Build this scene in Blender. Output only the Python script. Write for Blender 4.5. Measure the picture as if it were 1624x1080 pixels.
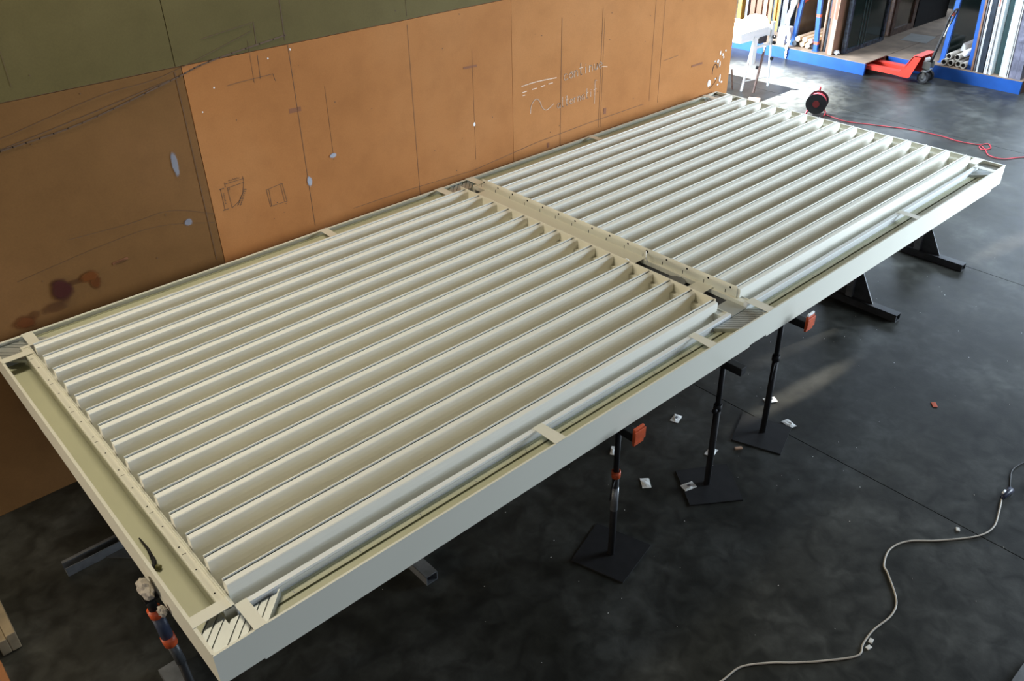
import bpy, bmesh, math, random
from mathutils import Vector, Matrix
random.seed(7)
PI = math.pi
for o in list(bpy.data.objects):
    bpy.data.objects.remove(o)
SC = bpy.context.scene
COL = SC.collection
T = 1.36                      # height of the pergola's top edge above the floor

# ------------------------------------------------------------------ camera
cd = bpy.data.cameras.new('camera')
cam = bpy.data.objects.new('camera', cd)
COL.objects.link(cam)
cd.sensor_width = 36.0
cd.lens = 30.092
cd.clip_end = 200
r_ = Vector((0.74203058, -0.67012663, -0.01791403))
u_ = Vector((0.37536642, 0.39320542, 0.83933876))
f_ = Vector((0.55541937, 0.62953935, -0.54331348))
M = Matrix((r_, u_, -f_)).transposed().to_4x4()
M.translation = Vector((-0.57278672, -2.61640107, 4.44693842))
cam.matrix_world = M
SC.camera = cam

# ------------------------------------------------------------------ world, lights, exposure
SC.view_settings.view_transform = 'Standard'
SC.view_settings.look = 'None'
SC.view_settings.exposure = 0.0
SC.view_settings.gamma = 1.0
SC.view_settings.use_curve_mapping = False
w = bpy.data.worlds.new('world')
SC.world = w
w.use_nodes = True
w.node_tree.nodes['Background'].inputs[0].default_value = (1.0, 0.93, 0.78, 1)
w.node_tree.nodes['Background'].inputs[1].default_value = 0.035


def area(name, loc, target, sx, sy, power, color, spread=180):
    l = bpy.data.lights.new(name, 'AREA')
    l.shape = 'RECTANGLE'
    l.size = sx
    l.size_y = sy
    l.energy = power
    l.color = color
    l.spread = math.radians(spread)
    o = bpy.data.objects.new(name, l)
    COL.objects.link(o)
    o.location = loc
    d = Vector(target) - Vector(loc)
    o.rotation_euler = d.to_track_quat('-Z', 'Y').to_euler()
    return o


# big open door on the right-hand side, in front of the racks
area('door_light', (12.6, -4.6, 2.9), (7.4, 1.2, 1.4), 4.0, 3.8, 640, (0.74, 0.87, 1.0), 104)
# cool fill added behind the camera to lift the near fascia end
area('near_fascia_fill', (-3.5, -9.5, 2.8), (1.0, 2.0, 1.2), 8.0, 2.4, 140, (0.80, 0.86, 1.0))
# second door behind the partition wall, lights the far corner and the racks
area('rear_door_light', (10.6, 9.5, 2.6), (13.0, 4.0, 0.0), 4.0, 4.0, 3100, (0.74, 0.86, 1.0))
# roof light panels above the pergola
area('roof_light', (0.6, 2.7, 6.6), (0.9, 0.6, 0.0), 3.0, 0.8, 190, (1.0, 0.90, 0.70))
# warm fill added on the left to brighten the left fascia
area('left_fascia_fill', (-6.5, 2.2, 2.6), (0.0, 1.2, 1.3), 1.2, 1.2, 75, (1.0, 0.86, 0.66), 100)
# unseen bluish light added above the racks for the floor's sheen
area('floor_sheen_light', (21.5, 3.5, 4.3), (9.0, 1.5, 0.5), 10.0, 2.6, 720, (0.66, 0.81, 1.0))


# downward fill added to brighten the floor between the pergola and the racks
area('aisle_floor_fill', (12.4, 2.0, 7.6), (12.2, 2.0, 0.0), 2.4, 5.0, 210, (0.80, 0.90, 1.0), 60)


def spot(name, loc, target, ang, power, color, blend=0.6):
    l = bpy.data.lights.new(name, 'SPOT')
    l.spot_size = math.radians(ang)
    l.spot_blend = blend
    l.energy = power
    l.color = color
    l.shadow_soft_size = 0.03
    o = bpy.data.objects.new(name, l)
    COL.objects.link(o)
    o.location = loc
    d = Vector(target) - Vector(loc)
    o.rotation_euler = d.to_track_quat('-Z', 'Y').to_euler()
    return o


# steep spot added to brighten the floor beyond the partition, clear of the racks
spot('rear_floor_spot', (11.2, 8.8, 8.0), (12.05, 6.0, 0.0), 27, 190000, (0.90, 0.95, 1.0), 1.0)
# low sun coming through gaps of the doors
spot('sun_gap_light', (19.0, -1.2, 1.9), (5.25, 0.22, 0.0), 0.75, 62000, (1.0, 0.93, 0.78), 1.0)
spot('sun_gap_light', (19.0, -1.2, 1.9), (5.9, 0.62, 0.0), 0.7, 20000, (1.0, 0.93, 0.80), 1.0)
spot('sun_gap_light', (19.0, -1.2, 1.9), (9.3, 0.16, 0.0), 1.8, 9000, (1.0, 0.84, 0.68), 1.0)


# ------------------------------------------------------------------ materials
def new_mat(name):
    m = bpy.data.materials.new(name)
    m.use_nodes = True
    nt = m.node_tree
    return m, nt, nt.nodes['Principled BSDF']


def mat(name, col, rough=0.5, metal=0.0, var=0.08, scale=6.0, bump=0.0, spec=None, trans=0.0, coat=0.0, alpha=1.0):
    m, nt, b = new_mat(name)
    tc = nt.nodes.new('ShaderNodeTexCoord')
    nz = nt.nodes.new('ShaderNodeTexNoise')
    nz.inputs['Scale'].default_value = scale
    nz.inputs['Detail'].default_value = 5
    nt.links.new(tc.outputs['Object'], nz.inputs['Vector'])
    rp = nt.nodes.new('ShaderNodeValToRGB')
    rp.color_ramp.elements[0].position = 0.3
    rp.color_ramp.elements[1].position = 0.7
    a = [max(0, c * (1 - var)) for c in col]
    z = [min(1, c * (1 + var)) for c in col]
    rp.color_ramp.elements[0].color = (*a, 1)
    rp.color_ramp.elements[1].color = (*z, 1)
    nt.links.new(nz.outputs['Fac'], rp.inputs['Fac'])
    nt.links.new(rp.outputs['Color'], b.inputs['Base Color'])
    b.inputs['Roughness'].default_value = rough
    b.inputs['Metallic'].default_value = metal
    if spec is not None:
        b.inputs['Specular IOR Level'].default_value = spec
    if trans:
        b.inputs['Transmission Weight'].default_value = trans
    if coat:
        b.inputs['Coat Weight'].default_value = coat
    if alpha < 1:
        b.inputs['Alpha'].default_value = alpha
    if bump:
        bp = nt.nodes.new('ShaderNodeBump')
        bp.inputs['Strength'].default_value = bump
        bp.inputs['Distance'].default_value = 0.01
        nt.links.new(nz.outputs['Fac'], bp.inputs['Height'])
        nt.links.new(bp.outputs['Normal'], b.inputs['Normal'])
    return m


def floor_material():
    m, nt, b = new_mat('polished_concrete')
    tc = nt.nodes.new('ShaderNodeTexCoord')
    n1 = nt.nodes.new('ShaderNodeTexNoise'); n1.inputs['Scale'].default_value = 1.3; n1.inputs['Detail'].default_value = 9; n1.inputs['Roughness'].default_value = 0.62
    n2 = nt.nodes.new('ShaderNodeTexNoise'); n2.inputs['Scale'].default_value = 7.0; n2.inputs['Detail'].default_value = 8; n2.inputs['Distortion'].default_value = 0.8
    n3 = nt.nodes.new('ShaderNodeTexNoise'); n3.inputs['Scale'].default_value = 60.0; n3.inputs['Detail'].default_value = 3
    for n in (n1, n2, n3):
        nt.links.new(tc.outputs['Object'], n.inputs['Vector'])
    r1 = nt.nodes.new('ShaderNodeValToRGB')
    r1.color_ramp.elements[0].position = 0.36; r1.color_ramp.elements[0].color = (0.014, 0.0145, 0.011, 1)
    r1.color_ramp.elements[1].position = 0.68; r1.color_ramp.elements[1].color = (0.058, 0.061, 0.056, 1)
    e = r1.color_ramp.elements.new(0.52); e.color = (0.029, 0.030, 0.026, 1)
    r2 = nt.nodes.new('ShaderNodeValToRGB')
    r2.color_ramp.elements[0].position = 0.35; r2.color_ramp.elements[0].color = (0.62, 0.62, 0.62, 1)
    r2.color_ramp.elements[1].position = 0.72; r2.color_ramp.elements[1].color = (1.35, 1.35, 1.35, 1)
    nt.links.new(n1.outputs['Fac'], r1.inputs['Fac'])
    nt.links.new(n2.outputs['Fac'], r2.inputs['Fac'])
    mx = nt.nodes.new('ShaderNodeMix'); mx.data_type = 'RGBA'; mx.blend_type = 'MULTIPLY'
    mx.inputs[0].default_value = 1.0
    nt.links.new(r1.outputs['Color'], mx.inputs[6]); nt.links.new(r2.outputs['Color'], mx.inputs[7])
    nt.links.new(mx.outputs[2], b.inputs['Base Color'])
    mr = nt.nodes.new('ShaderNodeMapRange')
    b.inputs['Specular IOR Level'].default_value = 0.36
    mr.inputs['From Min'].default_value = 0.3; mr.inputs['From Max'].default_value = 0.7
    mr.inputs['To Min'].default_value = 0.38; mr.inputs['To Max'].default_value = 0.46
    nt.links.new(n2.outputs['Fac'], mr.inputs['Value'])
    nt.links.new(mr.outputs['Result'], b.inputs['Roughness'])
    bp = nt.nodes.new('ShaderNodeBump'); bp.inputs['Strength'].default_value = 0.10; bp.inputs['Distance'].default_value = 0.004
    nt.links.new(n3.outputs['Fac'], bp.inputs['Height'])
    nt.links.new(bp.outputs['Normal'], b.inputs['Normal'])
    return m


def board_material(name, c0, c1, c2):
    m, nt, b = new_mat(name)
    tc = nt.nodes.new('ShaderNodeTexCoord')
    n1 = nt.nodes.new('ShaderNodeTexNoise'); n1.inputs['Scale'].default_value = 0.9; n1.inputs['Detail'].default_value = 6
    n2 = nt.nodes.new('ShaderNodeTexNoise'); n2.inputs['Scale'].default_value = 5.0; n2.inputs['Detail'].default_value = 8; n2.inputs['Roughness'].default_value = 0.65
    n3 = nt.nodes.new('ShaderNodeTexNoise'); n3.inputs['Scale'].default_value = 90.0; n3.inputs['Detail'].default_value = 2
    for n in (n1, n2, n3):
        nt.links.new(tc.outputs['Object'], n.inputs['Vector'])
    r1 = nt.nodes.new('ShaderNodeValToRGB')
    r1.color_ramp.elements[0].position = 0.32; r1.color_ramp.elements[0].color = (*c0, 1)
    r1.color_ramp.elements[1].position = 0.70; r1.color_ramp.elements[1].color = (*c2, 1)
    e = r1.color_ramp.elements.new(0.5); e.color = (*c1, 1)
    nt.links.new(n1.outputs['Fac'], r1.inputs['Fac'])
    r2 = nt.nodes.new('ShaderNodeValToRGB')
    r2.color_ramp.elements[0].position = 0.28; r2.color_ramp.elements[0].color = (0.90, 0.89, 0.88, 1)
    r2.color_ramp.elements[1].position = 0.55; r2.color_ramp.elements[1].color = (1.0, 1.0, 1.0, 1)
    nt.links.new(n2.outputs['Fac'], r2.inputs['Fac'])
    mx = nt.nodes.new('ShaderNodeMix'); mx.data_type = 'RGBA'; mx.blend_type = 'MULTIPLY'; mx.inputs[0].default_value = 1.0
    nt.links.new(r1.outputs['Color'], mx.inputs[6]); nt.links.new(r2.outputs['Color'], mx.inputs[7])
    r3 = nt.nodes.new('ShaderNodeValToRGB')
    r3.color_ramp.elements[0].position = 0.3; r3.color_ramp.elements[0].color = (0.96, 0.96, 0.96, 1)
    r3.color_ramp.elements[1].position = 0.7; r3.color_ramp.elements[1].color = (1.05, 1.05, 1.05, 1)
    nt.links.new(n3.outputs['Fac'], r3.inputs['Fac'])
    m2 = nt.nodes.new('ShaderNodeMix'); m2.data_type = 'RGBA'; m2.blend_type = 'MULTIPLY'; m2.inputs[0].default_value = 1.0
    nt.links.new(mx.outputs[2], m2.inputs[6]); nt.links.new(r3.outputs['Color'], m2.inputs[7])
    nt.links.new(m2.outputs[2], b.inputs['Base Color'])
    b.inputs['Roughness'].default_value = 0.8
    b.inputs['Specular IOR Level'].default_value = 0.2
    return m


def stripe_mat(name, c0, c1, scale, axis='Z', rough=0.3, metal=0.0):
    m, nt, b = new_mat(name)
    tc = nt.nodes.new('ShaderNodeTexCoord')
    wv = nt.nodes.new('ShaderNodeTexWave')
    wv.bands_direction = axis
    wv.inputs['Scale'].default_value = scale
    wv.inputs['Distortion'].default_value = 2.5
    wv.inputs['Detail'].default_value = 3
    nt.links.new(tc.outputs['Object'], wv.inputs['Vector'])
    rp = nt.nodes.new('ShaderNodeValToRGB')
    rp.color_ramp.elements[0].color = (*c0, 1)
    rp.color_ramp.elements[1].color = (*c1, 1)
    nt.links.new(wv.outputs['Fac'], rp.inputs['Fac'])
    nt.links.new(rp.outputs['Color'], b.inputs['Base Color'])
    b.inputs['Roughness'].default_value = rough
    b.inputs['Metallic'].default_value = metal
    bp = nt.nodes.new('ShaderNodeBump'); bp.inputs['Strength'].default_value = 0.5; bp.inputs['Distance'].default_value = 0.01
    nt.links.new(wv.outputs['Fac'], bp.inputs['Height'])
    nt.links.new(bp.outputs['Normal'], b.inputs['Normal'])
    return m


CREAM = mat('cream_powder_coat', (0.73, 0.72, 0.62), 0.38, var=0.015, scale=2)
CREAMG = mat('cream_gutter_shaded', (0.50, 0.50, 0.35), 0.42, var=0.03, scale=3)  # gutter cream darkened to carry the shade inside the troughs
WHITE = mat('white_profile_coat', (0.80, 0.82, 0.82), 0.34, var=0.01, scale=2)
ALU = mat('mill_aluminium', (0.48, 0.50, 0.48), 0.42, 0.45, var=0.08, scale=9)
STEEL = mat('dark_painted_steel', (0.055, 0.058, 0.062), 0.45, 0.3, var=0.3, scale=8)
STEELG = mat('bare_grey_steel', (0.22, 0.23, 0.24), 0.42, 0.6, var=0.25, scale=9)
BLACK = mat('black_paint', (0.010, 0.010, 0.011), 0.62, var=0.3, scale=10, spec=0.3)
HOLE = mat('drilled_hole_black', (0.006, 0.006, 0.006), 1.0, spec=0.0)
ORANGE = mat('orange_paint', (0.50, 0.075, 0.018), 0.5, var=0.3, scale=20)
RED = mat('red_truck_paint', (0.66, 0.045, 0.025), 0.38, var=0.1, scale=6)
REDC = mat('red_cable_rubber', (0.45, 0.025, 0.04), 0.5, var=0.1)
BLUE = mat('blue_rack_paint', (0.010, 0.085, 0.36), 0.42, var=0.12, scale=5)
PAPER = mat('white_paper', (0.75, 0.75, 0.73), 0.7, var=0.05, scale=20)
PLASTIC = mat('clear_wrap_plastic', (0.72, 0.73, 0.75), 0.22, var=0.12, scale=12, bump=0.6, alpha=0.75)
PLY = mat('weathered_plywood', (0.25, 0.18, 0.125), 0.75, var=0.25, scale=4, bump=0.1)
WOODP = mat('pale_timber', (0.62, 0.46, 0.30), 0.6, var=0.15, scale=5)
WOODB = mat('brown_timber', (0.24, 0.12, 0.07), 0.6, var=0.25, scale=5)
WOODT = mat('tan_timber_frame', (0.47, 0.30, 0.20), 0.6, var=0.15, scale=5)
YEL = mat('yellow_timber_beam', (0.62, 0.30, 0.04), 0.5, var=0.2, scale=7)
GREYP = mat('grey_profile', (0.16, 0.16, 0.18), 0.45, var=0.2, scale=6)
DARKF = mat('anthracite_profile', (0.025, 0.035, 0.05), 0.4, var=0.3, scale=8)
GLASSD = mat('dark_green_glass', (0.012, 0.030, 0.026), 0.12, var=0.3, scale=2, spec=0.7)
GLASSB = mat('brown_tinted_glass', (0.10, 0.075, 0.05), 0.15, var=0.3, scale=2, spec=0.7)
GLASST = mat('teal_glass_edge', (0.12, 0.20, 0.21), 0.15, var=0.2, scale=2)
WRAPD = mat('bubble_wrap_dark', (0.06, 0.08, 0.12), 0.25, var=0.7, scale=14, bump=0.8)
WRAPG = mat('bubble_wrap_grey', (0.20, 0.20, 0.26), 0.3, var=0.45, scale=9, bump=0.8)
CARD = mat('cardboard_tube', (0.36, 0.33, 0.28), 0.7, var=0.15)
CABLEW = mat('off_white_cable_rubber', (0.50, 0.46, 0.40), 0.5, var=0.05)
RUST = mat('rusty_steel_bar', (0.16, 0.10, 0.08), 0.6, 0.2, var=0.3, scale=20)
RUBBER = mat('black_rubber', (0.02, 0.02, 0.02), 0.6, var=0.2)
WHITEB = mat('white_enamel', (0.85, 0.86, 0.87), 0.35, var=0.02)
TAPE = mat('red_tape', (0.62, 0.10, 0.05), 0.5, var=0.1)
FLOOR = floor_material()
JOINT = mat('joint_filler_dark', (0.012, 0.012, 0.012), 0.8)
MDF1 = board_material('orange_hardboard', (0.37, 0.152, 0.046), (0.41, 0.175, 0.056), (0.45, 0.20, 0.07))
MDF1B = board_material('orange_hardboard_dim_light', (0.35, 0.142, 0.043), (0.39, 0.162, 0.051), (0.425, 0.187, 0.064))  # orange board darkened to carry the light falloff towards the left
MDF2 = board_material('brown_hardboard', (0.155, 0.076, 0.024), (0.175, 0.086, 0.028), (0.20, 0.097, 0.034))
MDF3 = board_material('olive_grey_hardboard', (0.105, 0.084, 0.030), (0.120, 0.095, 0.036), (0.140, 0.112, 0.046))
PENCIL = mat('graphite_pencil', (0.10, 0.055, 0.03), 0.7)
CHALK = mat('white_chalk', (0.72, 0.56, 0.44), 0.9)
CHALKB = mat('blue_grey_smear', (0.33, 0.33, 0.36), 0.9)
STAINR = mat('dark_red_stain', (0.15, 0.045, 0.030), 0.7, var=0.3, scale=15)
STAINO = mat('orange_brown_stain', (0.30, 0.10, 0.03), 0.7, var=0.2, scale=15)
STAINB = mat('brown_tape_patch', (0.22, 0.085, 0.035), 0.8)
FAR = mat('far_shed_wall', (0.05, 0.045, 0.04), 0.8, var=0.3, scale=1)


# ------------------------------------------------------------------ mesh helpers
class MB:
    def __init__(s):
        s.v = []
        s.f = []

    def box(s, x0, x1, y0, y1, z0, z1):
        b = len(s.v)
        s.v += [(x0, y0, z0), (x1, y0, z0), (x1, y1, z0), (x0, y1, z0), (x0, y0, z1), (x1, y0, z1), (x1, y1, z1), (x0, y1, z1)]
        s.f += [tuple(b + i for i in q) for q in ((0, 3, 2, 1), (4, 5, 6, 7), (0, 1, 5, 4), (1, 2, 6, 5), (2, 3, 7, 6), (3, 0, 4, 7))]
        return s

    def prism(s, base, d):
        """closed polygon (list of 3D points) extruded by vector d"""
        b = len(s.v)
        n = len(base)
        s.v += [tuple(p) for p in base] + [tuple(Vector(p) + Vector(d)) for p in base]
        s.f.append(tuple(b + i for i in range(n))[::-1])
        s.f.append(tuple(b + n + i for i in range(n)))
        for i in range(n):
            j = (i + 1) % n
            s.f.append((b + i, b + j, b + n + j, b + n + i))
        return s

    def bar(s, p, q, w, h, up=(0, 0, 1)):
        p = Vector(p); q = Vector(q); d = (q - p)
        t = d.normalized()
        up = Vector(up)
        if abs(t.dot(up)) > 0.99:
            up = Vector((0, 1, 0))
        a = t.cross(up).normalized() * (w / 2)
        c = a.cross(t).normalized() * (h / 2)
        s.prism([p - a - c, p + a - c, p + a + c, p - a + c], d)
        return s

    def tube(s, pts, r, n=8, cap=True, r2=None):
        pts = [Vector(p) for p in pts]
        b = len(s.v)
        up = Vector((0, 0, 1))
        m = len(pts)
        prev = None
        for i, p in enumerate(pts):
            t = (pts[min(i + 1, m - 1)] - pts[max(i - 1, 0)]).normalized()
            if prev is None:
                a = t.cross(up if abs(t.z) < 0.95 else Vector((1, 0, 0))).normalized()
            else:
                a = (prev - t * prev.dot(t)).normalized()
            prev = a
            c = t.cross(a)
            rr = r if r2 is None else r + (r2 - r) * i / (m - 1)
            for k in range(n):
                an = 2 * PI * k / n
                s.v.append(tuple(p + a * rr * math.cos(an) + c * rr * math.sin(an)))
        for i in range(m - 1):
            for k in range(n):
                k2 = (k + 1) % n
                s.f.append((b + i * n + k, b + i * n + k2, b + (i + 1) * n + k2, b + (i + 1) * n + k))
        if cap:
            s.f.append(tuple(b + k for k in range(n))[::-1])
            s.f.append(tuple(b + (m - 1) * n + k for k in range(n)))
        return s

    def ring(s, c, ax, r0, r1, h, n=20):
        """hollow ring, axis ax, centre c, half length h/2"""
        c = Vector(c); ax = Vector(ax).normalized()
        a = ax.cross(Vector((0, 0, 1)) if abs(ax.z) < 0.9 else Vector((1, 0, 0))).normalized()
        e = ax.cross(a)
        b = len(s.v)
        for k in range(n):
            an = 2 * PI * k / n
            d = a * math.cos(an) + e * math.sin(an)
            for rr, hh in ((r1, -h / 2), (r1, h / 2), (r0, h / 2), (r0, -h / 2)):
                s.v.append(tuple(c + d * rr + ax * hh))
        for k in range(n):
            k2 = (k + 1) % n
            for i in range(4):
                j = (i + 1) % 4
                s.f.append((b + k * 4 + i, b + k2 * 4 + i, b + k2 * 4 + j, b + k * 4 + j))
        return s

    def build(s, name, m, parent=None, smooth=False, bevel=0.0, loc=None):
        me = bpy.data.meshes.new(name)
        me.from_pydata(s.v, [], s.f)
        bm = bmesh.new(); bm.from_mesh(me)
        bmesh.ops.recalc_face_normals(bm, faces=bm.faces)
        bm.to_mesh(me); bm.free()
        me.materials.append(m)
        if smooth:
            for p in me.polygons:
                p.use_smooth = True
        o = bpy.data.objects.new(name, me)
        COL.objects.link(o)
        if parent is not None:
            o.parent = parent
        if loc is not None:
            o.location = loc
        if bevel:
            bv = o.modifiers.new('bevel', 'BEVEL')
            bv.width = bevel; bv.segments = 2; bv.limit_method = 'ANGLE'
        return o


def thing(name, label, cat, loc=(0, 0, 0), rot=(0, 0, 0), group=None):
    o = bpy.data.objects.new(name, None)
    COL.objects.link(o)
    o.empty_display_size = 0.1
    o.location = loc
    o.rotation_euler = rot
    tag(o, label, cat, group)
    return o


def tag(o, label=None, cat=None, group=None, kind=None):
    if label: o['label'] = label
    if cat: o['category'] = cat
    if group: o['group'] = group
    if kind: o['kind'] = kind
    return o


def copy_tree(o, parent=None):
    c = o.copy()
    COL.objects.link(c)
    if parent is not None:
        c.parent = parent
    for ch in [x for x in bpy.data.objects if x.parent == o]:
        copy_tree(ch, c)
    return c


def spline(pts, n=8):
    """Catmull-Rom through 2D/3D points"""
    P = [Vector(p) for p in pts]
    P = [P[0] * 2 - P[1]] + P + [P[-1] * 2 - P[-2]]
    out = []
    for i in range(1, len(P) - 2):
        for k in range(n):
            t = k / n
            p0, p1, p2, p3 = P[i - 1], P[i], P[i + 1], P[i + 2]
            out.append(0.5 * ((2 * p1) + (p2 - p0) * t + (2 * p0 - 5 * p1 + 4 * p2 - p3) * t * t + (3 * p1 - p0 - 3 * p2 + p3) * t ** 3))
    out.append(P[-2])
    return out


# ------------------------------------------------------------------ floor
fl = MB().box(-7, 24, -10, 13, -0.15, -0.006).build('floor', JOINT)
tag(fl, kind='structure')
xs = [-7, -3.1, 4.655, 8.52, 12.4, 16.3, 20.2, 24]
for i in range(7):
    g = 0.004
    MB().box(xs[i] + g, xs[i + 1] - g, -10, 13, -0.006, 0.0).build('slab', FLOOR, fl)

# ------------------------------------------------------------------ partition wall, made of hardboard sheets
WY = 3.37
wl = MB().box(-6.0, 8.24, WY + 0.012, WY + 0.10, 0.0, 5.4).build('wall_back', WOODB)
tag(wl, kind='structure')


def board(x0, x1, z0, z1, m, dy=0.0):
    g = 0.0025
    return MB().box(x0 + g, x1 - g, WY - dy, WY + 0.012, z0 + g, z1 - g).build('board', m, wl)


ZS = 1.51 + 1.36
board(-6.0, -1.34, 0.0, ZS, MDF2, 0.002)
board(-1.34, 1.72, 0.0, ZS, MDF2, 0.0)
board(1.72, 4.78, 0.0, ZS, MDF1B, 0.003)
board(4.78, 8.27, 0.0, ZS + 0.03, MDF1, 0.001)
board(-6.0, -1.36, ZS, 4.09, MDF3, 0.001)
board(-1.36, 1.68, ZS, 4.09, MDF3, 0.0)
board(1.68, 4.73, ZS, 4.09, MDF3, 0.002)
board(4.73, 8.27, ZS + 0.03, 4.09, MDF1, 0.001)
for i, (a, b_) in enumerate(((-6.0, -1.36), (-1.36, 1.68), (1.68, 4.73), (4.73, 8.27))):
    board(a, b_, 4.09, 5.4, MDF3, 0.001)


def ribbon(mb, pts, wd, y=None):
    """thin flat stroke drawn on the wall; pts are (x, z)"""
    y = WY - 0.0045 if y is None else y
    for (x0, z0), (x1, z1) in zip(pts[:-1], pts[1:]):
        d = Vector((x1 - x0, 0, z1 - z0))
        if d.length < 1e-6:
            continue
        n = Vector((-d.z, 0, d.x)).normalized() * wd / 2
        e = d.normalized() * wd * 0.3
        p = Vector((x0, y, z0)) - e
        q = Vector((x1, y, z1)) + e
        mb.prism([p - n, q - n, q + n, p + n], (0, 0.0012, 0))
    return mb


def curve2(pts, n=6):
    return [(p.x, p.y) for p in spline([(a, b_) for a, b_ in pts], n)] if len(pts) > 2 else pts


# chalk: direct-current symbol + "continue", sine + "alternatif"
ck = MB()
ribbon(ck, curve2([(4.897, 2.062), (5.086, 2.067), (5.357, 2.052)]), 0.008)
for a, b_ in (((4.904, 2.001), (4.96, 2.003)), ((5.03, 2.005), (5.09, 2.004)), ((5.15, 2.006), (5.20, 2.009)), ((5.25, 2.012), (5.306, 2.013)),
              ((4.91, 1.972), (4.94, 1.972))):
    ribbon(ck, [a, b_], 0.008)
ribbon(ck, curve2([(5.009, 1.775), (5.02, 1.85), (5.075, 1.90), (5.13, 1.87), (5.17, 1.794), (5.23, 1.762), (5.32, 1.80)]), 0.006)
GL = {
    'c': [[(0.8, 0.85), (0.35, 1.0), (0.05, 0.5), (0.35, 0.0), (0.85, 0.15)]],
    'o': [[(0.5, 1.0), (0.05, 0.5), (0.5, 0.0), (0.9, 0.5), (0.5, 1.0), (0.95, 0.9)]],
    'n': [[(0.1, 1.0), (0.12, 0.0)], [(0.12, 0.6), (0.5, 1.0), (0.8, 0.7), (0.85, 0.0)]],
    't': [[(0.4, 1.9), (0.42, 0.3), (0.6, 0.0), (0.8, 0.1)], [(0.1, 1.1), (0.8, 1.15)]],
    'i': [[(0.4, 1.0), (0.42, 0.05)], [(0.4, 1.35), (0.43, 1.42)]],
    'u': [[(0.1, 1.0), (0.15, 0.3), (0.5, 0.0), (0.8, 0.4), (0.85, 1.0), (0.88, 0.0)]],
    'e': [[(0.1, 0.5), (0.85, 0.6), (0.5, 1.0), (0.1, 0.5), (0.45, 0.0), (0.9, 0.2)]],
    'a': [[(0.8, 0.9), (0.4, 1.0), (0.1, 0.5), (0.4, 0.0), (0.8, 0.5), (0.8, 1.0), (0.9, 0.0)]],
    'l': [[(0.4, 1.9), (0.35, 0.4), (0.5, 0.0), (0.7, 0.1)]],
    'r': [[(0.15, 1.0), (0.17, 0.0)], [(0.17, 0.6), (0.5, 1.0), (0.8, 0.95)]],
    'f': [[(0.9, 2.3), (0.5, 2.4), (0.45, 1.0), (0.42, -1.3)], [(0.1, 0.9), (0.9, 1.05)]],
}


def write(word, x, z, w_, h_, dx, slope, wd, last=1.0):
    for i, ch in enumerate(word):
        k = last if i == len(word) - 1 else 1.0
        for st in GL[ch]:
            pts = [(x + i * dx + a * w_, z + slope * i * dx + b_ * h_ * k) for a, b_ in st]
            ribbon(ck, curve2(pts, 4), wd)


write('continue', 5.46, 2.00, 0.062, 0.062, 0.071, 0.04, 0.0065)
ribbon(ck, [(6.02, 2.03), (6.09, 2.015)], 0.006)
write('alternatif', 5.37, 1.74, 0.050, 0.052, 0.058, 0.03, 0.005, 1.25)
ck.build('chalk_writing', CHALK, wl)

# white plaster / paint flecks by the wall's free end
wf = MB()
for x, z, rx, rz in ((7.885, 1.471, .035, .045), (8.05, 1.79, .012, .03), (8.10, 1.76, .012, .02), (8.02, 1.70, .02, .02), (8.06, 1.66, .012, .035), (7.96, 1.71, .012, .010),
                     (8.09, 1.49, .012, .05), (8.13, 1.44, .02, .014), (8.12, 1.73, .01, .016), (8.00, 1.50, .01, .008), (8.15, 1.80, .012, .012), (8.06, 1.42, .016, .01),
                     (0.66, 3.25, .02, .012), (2.37, 2.80, .006, .006), (2.56, 2.83, .005, .009), (1.92, 2.68, .006, .006), (4.30, 1.84, .012, .02), (1.80, 2.53, .006, .006)):
    n = 9
    wf.prism([(x + rx * math.cos(2 * PI * k / n) * random.uniform(.75, 1.15), WY - 0.005, z + rz * math.sin(2 * PI * k / n) * random.uniform(.75, 1.15)) for k in range(n)], (0, .0015, 0))
tag(wf.build('paint_fleck', WHITEB, wl), kind='stuff')

# pencil lines, long construction strokes
pc = MB()
ribbon(pc, curve2([(0.1, 2.545), (0.469, 2.587), (0.988, 2.645), (1.624, 2.789), (1.918, 2.861), (2.545, 2.938)]), 0.010)
ribbon(pc, curve2([(0.0, 2.53), (0.5, 2.60), (1.1, 2.70), (1.62, 2.795)]), 0.005)
ribbon(pc, curve2([(0.1, 2.60), (0.486, 2.66), (1.142, 2.79), (1.582, 2.83), (2.28, 3.01)]), 0.003)
ribbon(pc, [(4.261, 1.402), (5.083, 1.463), (5.807, 1.483), (6.707, 1.487)], 0.004)
ribbon(pc, [(2.923, 1.433), (3.525, 1.429), (4.261, 1.402)], 0.003)
ribbon(pc, curve2([(0.679, 1.90), (1.092, 1.885), (1.41, 1.888), (1.727, 1.762)]), 0.0025)
ribbon(pc, curve2([(0.3, 1.72), (0.9, 1.79), (1.3, 1.80), (1.7, 1.70)]), 0.002)
for x, z0, z1, wd in ((2.54, 1.40, 2.87, .0035), (1.66, 1.4, 2.84, .004), (2.53, 2.9, 3.4, .006), (3.63, 1.3, 2.83, .003), (5.42, 1.3, 2.6, .003), (5.99, 1.4, 2.6, .0025), (6.02, 1.4, 2.5, .0015),
                      (6.80, 1.5, 2.7, .002), (6.95, 1.45, 2.6, .002), (0.65, 2.95, 3.5, .002), (2.80, 1.9, 2.5, .0015), (4.3, 1.5, 2.5, .0015), (3.64, 2.9, 3.4, .002), (2.23, 2.65, 2.95, .002), (2.30, 2.92, 3.07, .004)):
    ribbon(pc, [(x, z0), (x + 0.006, z1)], wd)
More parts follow.
